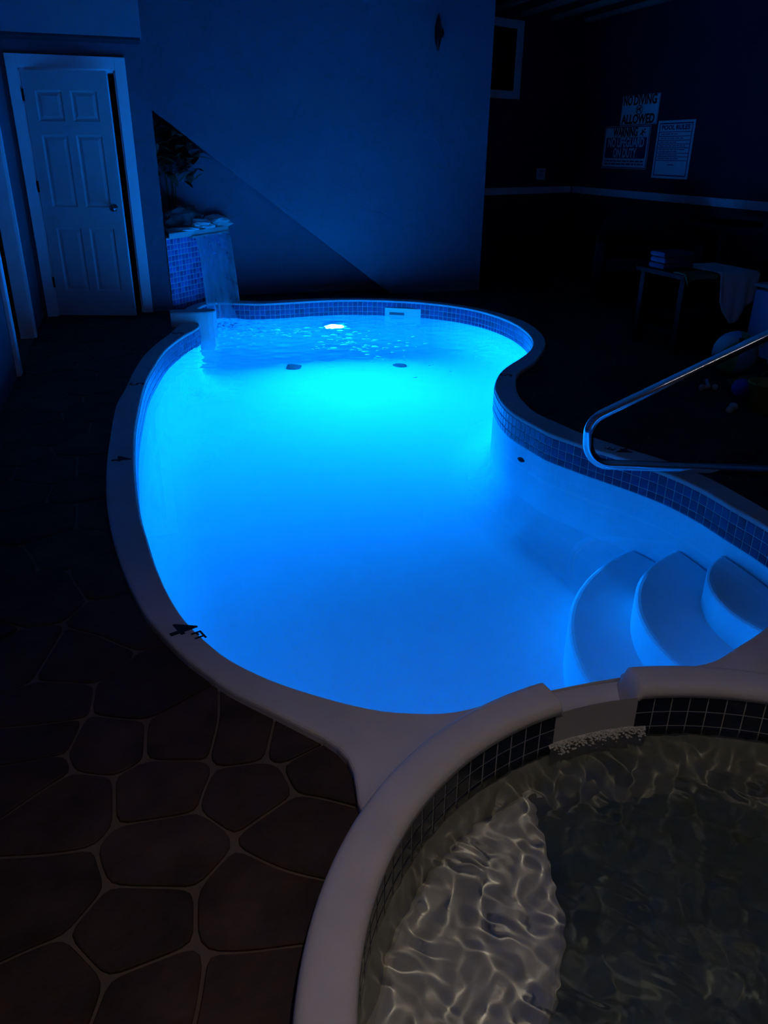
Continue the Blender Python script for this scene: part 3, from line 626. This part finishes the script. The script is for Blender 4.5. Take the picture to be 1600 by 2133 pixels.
# the sheet of falling water
g = G(); nu, nv = 18, 26; v = []
land0, land1 = np.array((.665, 7.93)), np.array((.985, 7.955))
tA, tB = .36, LF - .05
for j in range(nv + 1):
    t = j / nv; z = .652 - (.652 - POOL_Z) * t; fall = math.sqrt(t)
    for i in range(nu + 1):
        u = i / nu; top = P0 + e_ * (tA + (tB - tA) * u) + n_ * .058; bot = land0 + (land1 - land0) * u
        p = top + (bot - top) * fall; p = p + n_ * .006 * math.sin(u * 23 + t * 3); v.append((p[0], p[1], z))
g.add(v, [(j * (nu + 1) + i, j * (nu + 1) + i + 1, (j + 1) * (nu + 1) + i + 1, (j + 1) * (nu + 1) + i) for j in range(nv) for i in range(nu)])
for i in (0, nu): g.tube([g.v[j * (nu + 1) + i] for j in range(nv + 1)], [.004 + .004 * j / nv for j in range(nv + 1)], 6)
o = g.out('falling_water', M['sheet'], smooth=True); tag(o, 'thin sheet of water falling from the mosaic block into the pool', 'water'); o['kind'] = 'stuff'
# stones and plant on the block
def rock(nm, c, r, sq, nz, seed, m, label, group=None):
    o = G().ico((0, 0, 0), r, 3, sq, nz, seed).out(nm, m, smooth=False); o.location = c; return tag(o, label, 'rock', group)
def onface(x, y): q = P0 + e_ * x - n_ * y; return float(q[0]), float(q[1])
x, y = onface(.50, .16); rb = rock('boulder', (x, y, .79), .17, (1.7, .62, .66), .35, 2, M['rock'], 'big dark boulder on top of the waterfall block'); rb.rotation_euler = (0, 0, math.atan2(e_[1], e_[0]))
x, y = onface(.88, .03); rock('rock', (x, y, .75), .11, (1.2, .7, .48), .55, 5, M['palerock'], 'pale rock at the end of the ledge away from the door')
x, y = onface(.56, .015); rock('rock', (x, y, .745), .10, (1.3, .7, .45), .5, 9, M['palerock'], 'pale rock in the middle of the ledge before the dark boulder')
x, y = onface(.28, .015); rock('rock', (x, y, .72), .09, (1.6, .6, .22), .4, 13, M['palerock'], 'flat pale stone on the ledge nearest the door')
pt = thing('potted_plant', 'tall dark green plant rising behind the boulder under the stairs', 'plant', (.455, 8.50, .706))
G().lathe([(.065, 0), (.083, .12), (.088, .13), (.07, .125)], (0, 0, 0), 20).out('pot', M['dark'], pt)
st_ends = []
for k in range(5):
    a = k * 1.3; tx, ty = .05 * math.cos(a), .05 * math.sin(a); h = .52 + .10 * (k % 3)
    G().tube([(tx * .5, ty * .5, .14), (tx * .8, ty * .8, .3), (tx * 1.1, ty, h)], [.008, .007, .005], 6).out('stem', M['stem'], pt); st_ends.append((tx * 1.1, ty, h))
for k in range(130):
    b = st_ends[k % 5]; a = random.uniform(0, 2 * PI); L = random.uniform(.14, .24); wd = L * random.uniform(.28, .4); el = random.uniform(-.5, .9)
    b = (b[0] + random.uniform(-.09, .26), b[1] + random.uniform(-.05, .05), b[2] + random.uniform(-.10, .36))
    dx = Vector((math.cos(a) * math.cos(el), math.sin(a) * math.cos(el), math.sin(el))); sd = dx.cross(Vector((0, 0, 1))).normalized(); up = sd.cross(dx)
    v = []; nn = 5
    for i in range(nn + 1):
        t = i / nn; ww = wd * math.sin(PI * min(.98, .06 + t * .94)) ** .8 * .5; c_ = Vector(b) + dx * L * t - Vector((0, 0, .10 * L * 4 * t * t * .4))
        v += [c_ - sd * ww + up * ww * .25, c_, c_ + sd * ww + up * ww * .25]
    v = [(max(-.135, q[0]), max(-.14, min(.085, q[1])), min(q[2], 1.04 - .735 * (max(-.135, q[0]) + .14))) for q in v]
    G().add(v, [(i * 3 + j, i * 3 + j + 1, i * 3 + 4 + j, i * 3 + 3 + j) for i in range(nn) for j in range(2)]).out('leaf', M['leaf'], pt, smooth=True)

# ------------------------------------------------------------------ things on the walls
fx = thing('wall_fixture', 'narrow dark leaf shaped fixture high on the stair wall', 'fixture', (3.075, YS, 2.45))
v = []; nn = 14
g = G()
for i in range(nn + 1):
    t = i / nn; z = -.155 + .31 * t; w_ = .036 * math.sin(PI * min(.995, max(.005, t))) ** .75 + .001; v += [(-w_, -.10, z), (0, -.10 - w_ * .9, z), (w_, -.10, z), (0, -.10 + w_ * .5, z)]
g.add(v, [(i * 4 + j, i * 4 + (j + 1) % 4, i * 4 + 4 + (j + 1) % 4, i * 4 + 4 + j) for i in range(nn) for j in range(4)]); g.out('blade', M['bronze'], fx, smooth=True)
G().lathe([(.045, 0), (.045, -.012), (.03, -.02)], (.05, 0, .01), 20, 'y').out('wall_plate', M['bronze'], fx)
G().tube([(.05, -.015, .01), (.035, -.06, .01), (.0, -.09, 0)], .009, 8).out('arm', M['bronze'], fx)
# signs on the right wall: local x runs towards the camera (-y in the room), z up, front faces -x
def sign(label, y_left, z_top, wd, ht, nm='wall_sign'):
    o = thing(nm, label, 'sign', (XR, y_left - wd / 2, z_top - ht / 2)); o.rotation_euler = (PI / 2, 0, -PI / 2)   # local x right, y up, z out
    return o
def plate(o, wd, ht, m=None, nm='board', z=(0, .004)): return B(nm, (-wd / 2, -ht / 2, z[0]), (wd / 2, ht / 2, z[1]), m or M['paper'], o)
def words_(o, txt, x, y, size, m, fitw=None, nm='lettering'):
    me = text_mesh(txt, size, .0008)
    xs = [v.co.x for v in me.vertices]; wd = max(xs) - min(xs)
    if fitw: me.transform(Matrix.Diagonal((fitw / wd, 1, 1, 1)))
    q = link(nm, me, m, o); q.location = (x, y, .0052); return q
def frame_(o, w_, h_, t, m, nm='border', cx=0, cy_=0, z=.0046):
    g = G()
    for a, b in (((-w_/2, -h_/2), (w_/2, -h_/2 + t)), ((-w_/2, h_/2 - t), (w_/2, h_/2)), ((-w_/2, -h_/2 + t), (-w_/2 + t, h_/2 - t)), ((w_/2 - t, -h_/2 + t), (w_/2, h_/2 - t))):
        g.box((a[0] + cx, a[1] + cy_, .004), (b[0] + cx, b[1] + cy_, z))
    return g.out(nm, m, o)
SW_, SH_ = .78, .325
s1 = sign('white sign with bold black words NO DIVING ALLOWED, topmost on the wall', 9.67, 2.062, SW_, SH_); plate(s1, SW_, SH_); frame_(s1, SW_ - .01, SH_ - .01, .006, M['pink'])
words_(s1, 'NO', -.265, .102, .145, M['black'], .19); words_(s1, 'DIVING', .10, .102, .145, M['black'], .47); words_(s1, 'ALLOWED', -.01, -.104, .140, M['black'], .70)
g = G(); rr_ = .052
for k in range(32):
    a, b = 2 * PI * k / 32, 2 * PI * (k + 1) / 32; g.add([(r_ * math.cos(t) * 1.35, r_ * math.sin(t), .0052) for t in (a, b) for r_ in (rr_ - .009, rr_)], [(0, 1, 3, 2)])
c_ = math.cos(PI / 4) * rr_; g.add([(-c_ * 1.35 - .006, c_, .0052), (-c_ * 1.35 + .006, c_, .0052), (c_ * 1.35 + .006, -c_, .0052), (c_ * 1.35 - .006, -c_, .0052)], [(0, 3, 2, 1)]); g.out('ban_ring', M['black'], s1)
g = G().tube([(-.03, .0, .0055), (.012, .012, .0055), (.034, .03, .0055)], [.006, .011, .007], 6).tube([(-.03, 0, .0055), (-.045, -.03, .0055)], .005, 6).ico((-.036, .006, .0055), .009, 1).tube([(.012, .012, .0055), (.03, -.018, .0055)], .006, 6); g.out('diver_symbol', M['black'], s1)
SW_, SH_ = 1.00, .49
s2 = sign('white and blue WARNING NO LIFEGUARD ON DUTY sign below the diving sign', 9.99, 1.727, SW_, SH_); plate(s2, SW_, SH_); frame_(s2, SW_ - .012, SH_ - .012, .012, M['navy']); 
words_(s2, 'WARNING', -.03, .170, .145, M['black'], .54)
g = G().tube([(.30, .14, .0055), (.345, .17, .0055), (.37, .185, .0055)], [.005, .010, .006], 6).tube([(.345, .17, .0055), (.40, .165, .0055)], .006, 6).tube([(.33, .16, .0055), (.36, .13, .0055)], .006, 6).ico((.385, .20, .0055), .012, 1).tube([(.345, .172, .0055), (.33, .20, .0055)], .005, 6); g.out('runner_symbol', M['black'], s2)
pb = G(); rp = []
for cx, cy2, a0_ in ((.43, .095, 0), (-.43, .095, PI / 2), (-.43, -.105, PI), (.43, -.105, 3 * PI / 2)):
    for k in range(5): a = a0_ + PI / 2 * k / 4; rp.append((cx + .02 * math.cos(a), cy2 + .02 * math.sin(a)))
pb.prism(rp, .004, .0048).out('blue_panel', M['navy'], s2)
words_(s2, 'NO LIFEGUARD', 0, .052, .145, M['paper'], .80); words_(s2, 'ON DUTY', 0, -.068, .145, M['paper'], .52)
for y in (-.158, -.192):
    g = G(); x_ = -.44
    while x_ < .42: L = random.uniform(.03, .11); L = min(L, .43 - x_); g.box((x_, y - .008, .004), (x_ + L, y + .008, .0046)); x_ += L + .018
    g.out('small_print', M['navy'], s2)
SW_, SH_ = .685, .615
s3 = sign('tall white POOL RULES notice in a blue border nearest the camera', 8.85, 1.765, SW_, SH_); plate(s3, SW_, SH_); frame_(s3, SW_ - .07, SH_ - .05, .013, M['navy'])
words_(s3, 'POOL RULES', 0, .232, .066, M['navy'], .52)
for k, y in enumerate((.187, .142, .100, .060, .020, -.036, -.074, -.115)): B('rule_line', (-.29, y - .0035, .004), (.29, y + .0035, .0046), M['navy'], s3)
for k, y in enumerate((.165, .121, .080, .040, .003, -.018, -.055, -.095)):
    g = G(); x_ = -.26; stop = random.uniform(.0, .24)
    while x_ < stop: L = random.uniform(.03, .09); g.box((x_, y - .004, .004), (x_ + L, y + .004, .0044)); x_ += L + .014
    g.out('small_print', M['navy'], s3)
B('small_print', (-.05, -.165, .004), (.06, -.156, .0044), M['navy'], s3)

# ------------------------------------------------------------------ handrail
hr = thing('handrail', 'bent steel handrail beside the pool steps, its loop hanging over the water', 'handrail', (2.95, 2.7, 0))
hp = [(2.86, 2.62, .0), (2.86, 2.62, .08), (1.945, 2.985, .08), (1.935, 3.0, .29), (2.90, 2.62, .885), (3.06, 2.557, .6), (3.08, 2.55, .0)]
def round_path(P, r, n=10):
    P = [Vector(p) for p in P]; out = [P[0]]
    for i in range(1, len(P) - 1):
        a, b, c_ = P[i - 1], P[i], P[i + 1]; u, v_ = (a - b).normalized(), (c_ - b).normalized(); ang = u.angle(v_); t = min(r[i] / math.tan(ang / 2), (a - b).length * .49, (c_ - b).length * .49)
        rr = t * math.tan(ang / 2); bis = (u + v_).normalized(); cen = b + bis * (rr / math.sin(ang / 2)); s_, e2 = b + u * t - cen, b + v_ * t - cen; tot = s_.angle(e2); ax = s_.cross(e2).normalized()
        for k in range(n + 1): out.append(cen + Matrix.Rotation(tot * k / n, 3, ax) @ s_)
    out.append(P[-1]); return out
G().tube([p - hr.location for p in round_path(hp, [0, .05, .11, .11, .12, .12, 0], 14)], .0241, 20).out('rail_tube', M['chrome'], hr, smooth=True)
for q in (hp[0], hp[-1]): G().lathe([(.05, .0), (.05, .006), (.028, .022), (.0245, .024)], (q[0] - 2.95, q[1] - 2.7, 0), 24).out('base_flange', M['chrome'], hr, smooth=True)

# ------------------------------------------------------------------ clutter in the dark on the right
T_O = (3.872, 4.985, 0); T_R = 0.0
tb = thing('patio_table', 'dark low table with two towels draped over its front edge', 'table', T_O, T_R)
B('table_top', (0, 0, .565), (1.62, .62, .60), M['darkwood'], tb, bev=.006)
for x in (.03, 1.53):
    for y in (.03, .53): B('leg', (x, y, 0), (x + .055, y + .055, .565), M['darkwood'], tb)
B('apron', (.06, .03, .47), (1.56, .05, .565), M['darkwood'], tb); B('lower_shelf', (.05, .06, .14), (1.57, .58, .17), M['darkwood'], tb)
def tworld(x, y, z): c_, n_2 = math.cos(T_R), math.sin(T_R); return (T_O[0] + x * c_ - y * n_2, T_O[1] + x * n_2 + y * c_, z)
def towel(nm, label, m, x0, x1, back, drops, seed):
    """cloth lying on the table top and hanging over the front edge by drops (per column)"""
    nu, nv = 18, 22; v = []
    for j in range(nv + 1):
        t = j / nv
        for i in range(nu + 1):
            u = i / nu; dr_ = np.interp(u, np.linspace(0, 1, len(drops)), drops); L = back + dr_; q = t * L
            wob = .012 * noise.noise(Vector((u * 4, t * 3, seed)))
            if q < back: y, z = back - q, .606 + .008 * abs(noise.noise(Vector((u * 5, q * 9, seed + 3))))
            else: y, z = -.012 - .02 * abs(math.sin(u * 9 + seed)) * min(1, (q - back) * 6) + wob, .602 - (q - back)
            pinch = 1 - .25 * max(0, (q - back)) / max(.05, max(drops)); v.append(((x0 + (x1 - x0) * ((u - .4) * pinch + .4)), y, z))
    g = G().add(v, [(j * (nu + 1) + i, (j + 1) * (nu + 1) + i, (j + 1) * (nu + 1) + i + 1, j * (nu + 1) + i + 1) for j in range(nv) for i in range(nu)])
    o = g.out(nm, m, smooth=True); o.location = T_O; o.rotation_euler = (0, 0, T_R); md = o.modifiers.new('thick', 'SOLIDIFY'); md.thickness = .008; md.offset = 1
    return tag(o, label, 'towel')
towel('towel', 'white towel hanging far down the front of the dark table', M['whitetowel'], .30, .66, .50, [.20, .30, .37, .36, .26, .20], 2.0)
towel('towel', 'green towel lying along the front edge of the dark table', M['greentowel'], -.01, .285, .13, [.07, .03, .025, .03, .03], 5.0)
o = G().box((-.14, -.10, 0), (.14, .10, .045), .02).box((-.135, -.10, .045), (.14, .095, .09), .02).box((-.14, -.095, .09), (.135, .10, .13), .02).out('folded_towel', M['palecloth']); o.location = tworld(.16, .40, .601); o.rotation_euler = (0, 0, T_R); tag(o, 'dim blue folded towel stacked behind the green towel', 'towel')
o = thing('tumbler', 'ribbed clear tumbler standing at the end of the dark table', 'glass', tworld(.98, .24, .601))
G().lathe([(.032, .0), (.042, .115), (.039, .115), (.030, .008)], (0, 0, 0), 20).out('cup', M['glass'], o, smooth=True)
bx = thing('storage_box', 'pale blue box with a light edge trim standing before the dark table', 'box', (4.44, 4.60, 0), 0)
B('body', (.012, 0, .02), (.50, .30, .50), M['bluevinyl'], bx, bev=.01)
B('edge_trim', (0, -.008, .0), (.022, .025, .52), M['whitepl'], bx, bev=.003); B('edge_trim', (.49, -.008, .0), (.512, .025, .52), M['whitepl'], bx, bev=.003); B('lid', (0, -.01, .52), (.512, .31, .545), M['whitepl'], bx, bev=.005)
# beach ball: six vinyl panels
bb = thing('beach_ball', 'green, pale blue and white panelled beach ball on the deck', 'ball', (3.96, 4.43, 0))
def gore(a0, a1, m, r=.152):
    v = []; nn = 12
    for i in range(nn + 1):
        t = PI * (.04 + .92 * i / nn)
        for k in range(5): a = a0 + (a1 - a0) * k / 4; v.append((r * math.sin(t) * math.cos(a), r * math.sin(t) * math.sin(a), r * math.cos(t)))
    o = G().add(v, [(i * 5 + k, (i + 1) * 5 + k, (i + 1) * 5 + k + 1, i * 5 + k + 1) for i in range(nn) for k in range(4)]).out('panel', m, bb, smooth=True); o.location = (0, 0, .152); o.rotation_euler = (.5, -.55, .3); return o
for k, m in enumerate(('greenpl', 'bluevinyl', 'whitepl', 'greenpl', 'bluevinyl', 'whitepl')): gore(k * PI / 3 - .5, (k + 1) * PI / 3 - .5, M[m])
o = G().ico((0, 0, 0), .025, 2).out('valve_cap', M['whitepl'], bb, smooth=True); o.location = Matrix.Rotation(.5, 3, 'X') @ Vector((.08, 0, .275))
def toy(c, rz, label, kind):
    o = thing('pool_toy', label, 'toy', c, rz)
    if kind == 0: G().tube([(-.05, .0, .022), (0, -.01, .024), (.05, .045, .05)], [.018, .015, .011], 8).out('body', M['whitepl'], o, smooth=True); G().ico((-.055, 0, .024), .024, 2, (1, .8, 1)).ico((.045, -.03, .02), .02, 2).out('foot', M['whitepl'], o, smooth=True)
    else: G().ico((-.035, 0, .022), .028, 2, (1.1, .8, .8)).ico((.03, .005, .026), .03, 2, (1, .9, .85)).tube([(-.035, 0, .022), (.03, 0, .026)], .014, 8).out('body', M['whitepl'], o, smooth=True); G().ico((.05, .03, .03), .012, 1).out('knob', M['pink'], o)
toy((3.53, 4.14, 0), .3, 'small white forked toy lying near the beach ball', 0); toy((3.36, 3.69, 0), .5, 'small white double lobed toy lying in front of the blue ball', 1)
o = G().ico((0, 0, 0), .062, 3).out('play_ball', M['bluepl'], smooth=True); o.location = (3.62, 3.93, .062); tag(o, 'small dark blue ball on the deck beside the yellow bucket', 'ball')
bk = thing('toy_bucket', 'dull yellow toy bucket on the deck beyond the handrail', 'bucket', (3.55, 3.66, 0))
G().lathe([(.075, 0), (.10, .17), (.107, .172), (.107, .18), (.095, .18), (.07, .01)], (0, 0, 0), 24).out('pail', M['yellowpl'], bk, smooth=True); G().tube([(-.105 * math.cos(a), -.03, .165 + .10 * math.sin(a)) for a in [PI * k / 12 for k in range(13)]], .005, 6).out('handle', M['olive'], bk)
o = G().ico((0, 0, 0), .09, 3, (1.2, .9, .35), .8, 4).out('crumpled_cloth', M['olive'], smooth=True); o.location = (3.83, 4.14, .03); tag(o, 'crumpled olive cloth on the deck between two balls', 'cloth')
bt = thing('bar_table', 'dark round pedestal table standing near the right wall', 'table', (5.62, 6.78, 0))
G().lathe([(.36, .785), (.36, .81), (.35, .815)], n=32).out('table_top', M['darkwood'], bt); G().lathe([(.03, .02), (.028, .785)], n=14).out('post', M['dark'], bt); G().lathe([(.24, 0), (.24, .012), (.04, .035)], n=28).out('foot', M['dark'], bt)
ac = thing('lounge_chair', 'big dark lounge chair with a rounded back under the chair rail', 'chair', (5.25, 7.45, 0), math.radians(-32))
B('seat', (-.42, -.42, .28), (.42, .38, .44), M['dark'], ac, bev=.05)
v = []; nn = 16
bkp = [(.54 * math.cos(a), .48 + .46 * math.sin(a) ** .8) for a in [PI * k / nn for k in range(nn + 1)]]
n2 = len(bkp); G().add([(x, .34, z) for x, z in bkp] + [(x, .48 + .06 * (z - .48), z) for x, z in bkp], [tuple(range(n2)), tuple(reversed(range(n2, 2 * n2)))] + [(i, n2 + i, n2 + (i + 1) % n2, (i + 1) % n2) for i in range(n2)]).out('backrest', M['dark'], ac)
for sx in (-1, 1):
    a, b = sorted((sx * .42, sx * .54)); B('armrest', (a, -.42, .2), (b, .46, .60), M['dark'], ac, bev=.03)
    for y in (-.36, .36): B('leg', (sx * .40 - .03, y - .03, 0), (sx * .40 + .03, y + .03, .29), M['darkwood'], ac)


# ------------------------------------------------------------------ lamp over the spa, behind the camera
dl = thing('ceiling_downlight', 'small recessed warm downlight above the hot tub', 'lamp', (.55, .05, CZ))
G().lathe([(.075, 0), (.075, -.008), (.058, -.008), (.055, -.001)], (0, 0, 0), 28).out('lamp_trim', M['trim'], dl)
ld = bpy.data.lights.new('downlight_beam', 'SPOT'); ld.energy = ROOM_LAMP_W; ld.color = (1.0, .84, .74); ld.spot_size = math.radians(94); ld.spot_blend = 1.0; ld.shadow_soft_size = .045
ld.cycles.is_caustics_light = True
lo = bpy.data.objects.new('downlight_beam', ld); COL.objects.link(lo); lo.parent = dl; lo.location = (0, 0, -.02)

# unseen strip lamp added behind the camera to draw the handrail highlight
wl = thing('highlight_strip_lamp', 'unseen warm strip lamp added behind the camera for the rail highlight', 'lamp', (.62, YN, 2.30))
B('housing', (-.66, 0, -.03), (.66, .035, .03), M['trim'], wl, bev=.006)
G().tube([(-.62, .055, 0), (.62, .055, 0)], .015, 12).out('lamp_tube', M['bulb'], wl, smooth=True)
for x in (-.64, .64): B('end_cap', (x - .02, .03, -.022), (x + .02, .078, .022), M['whitepl'], wl, bev=.004)
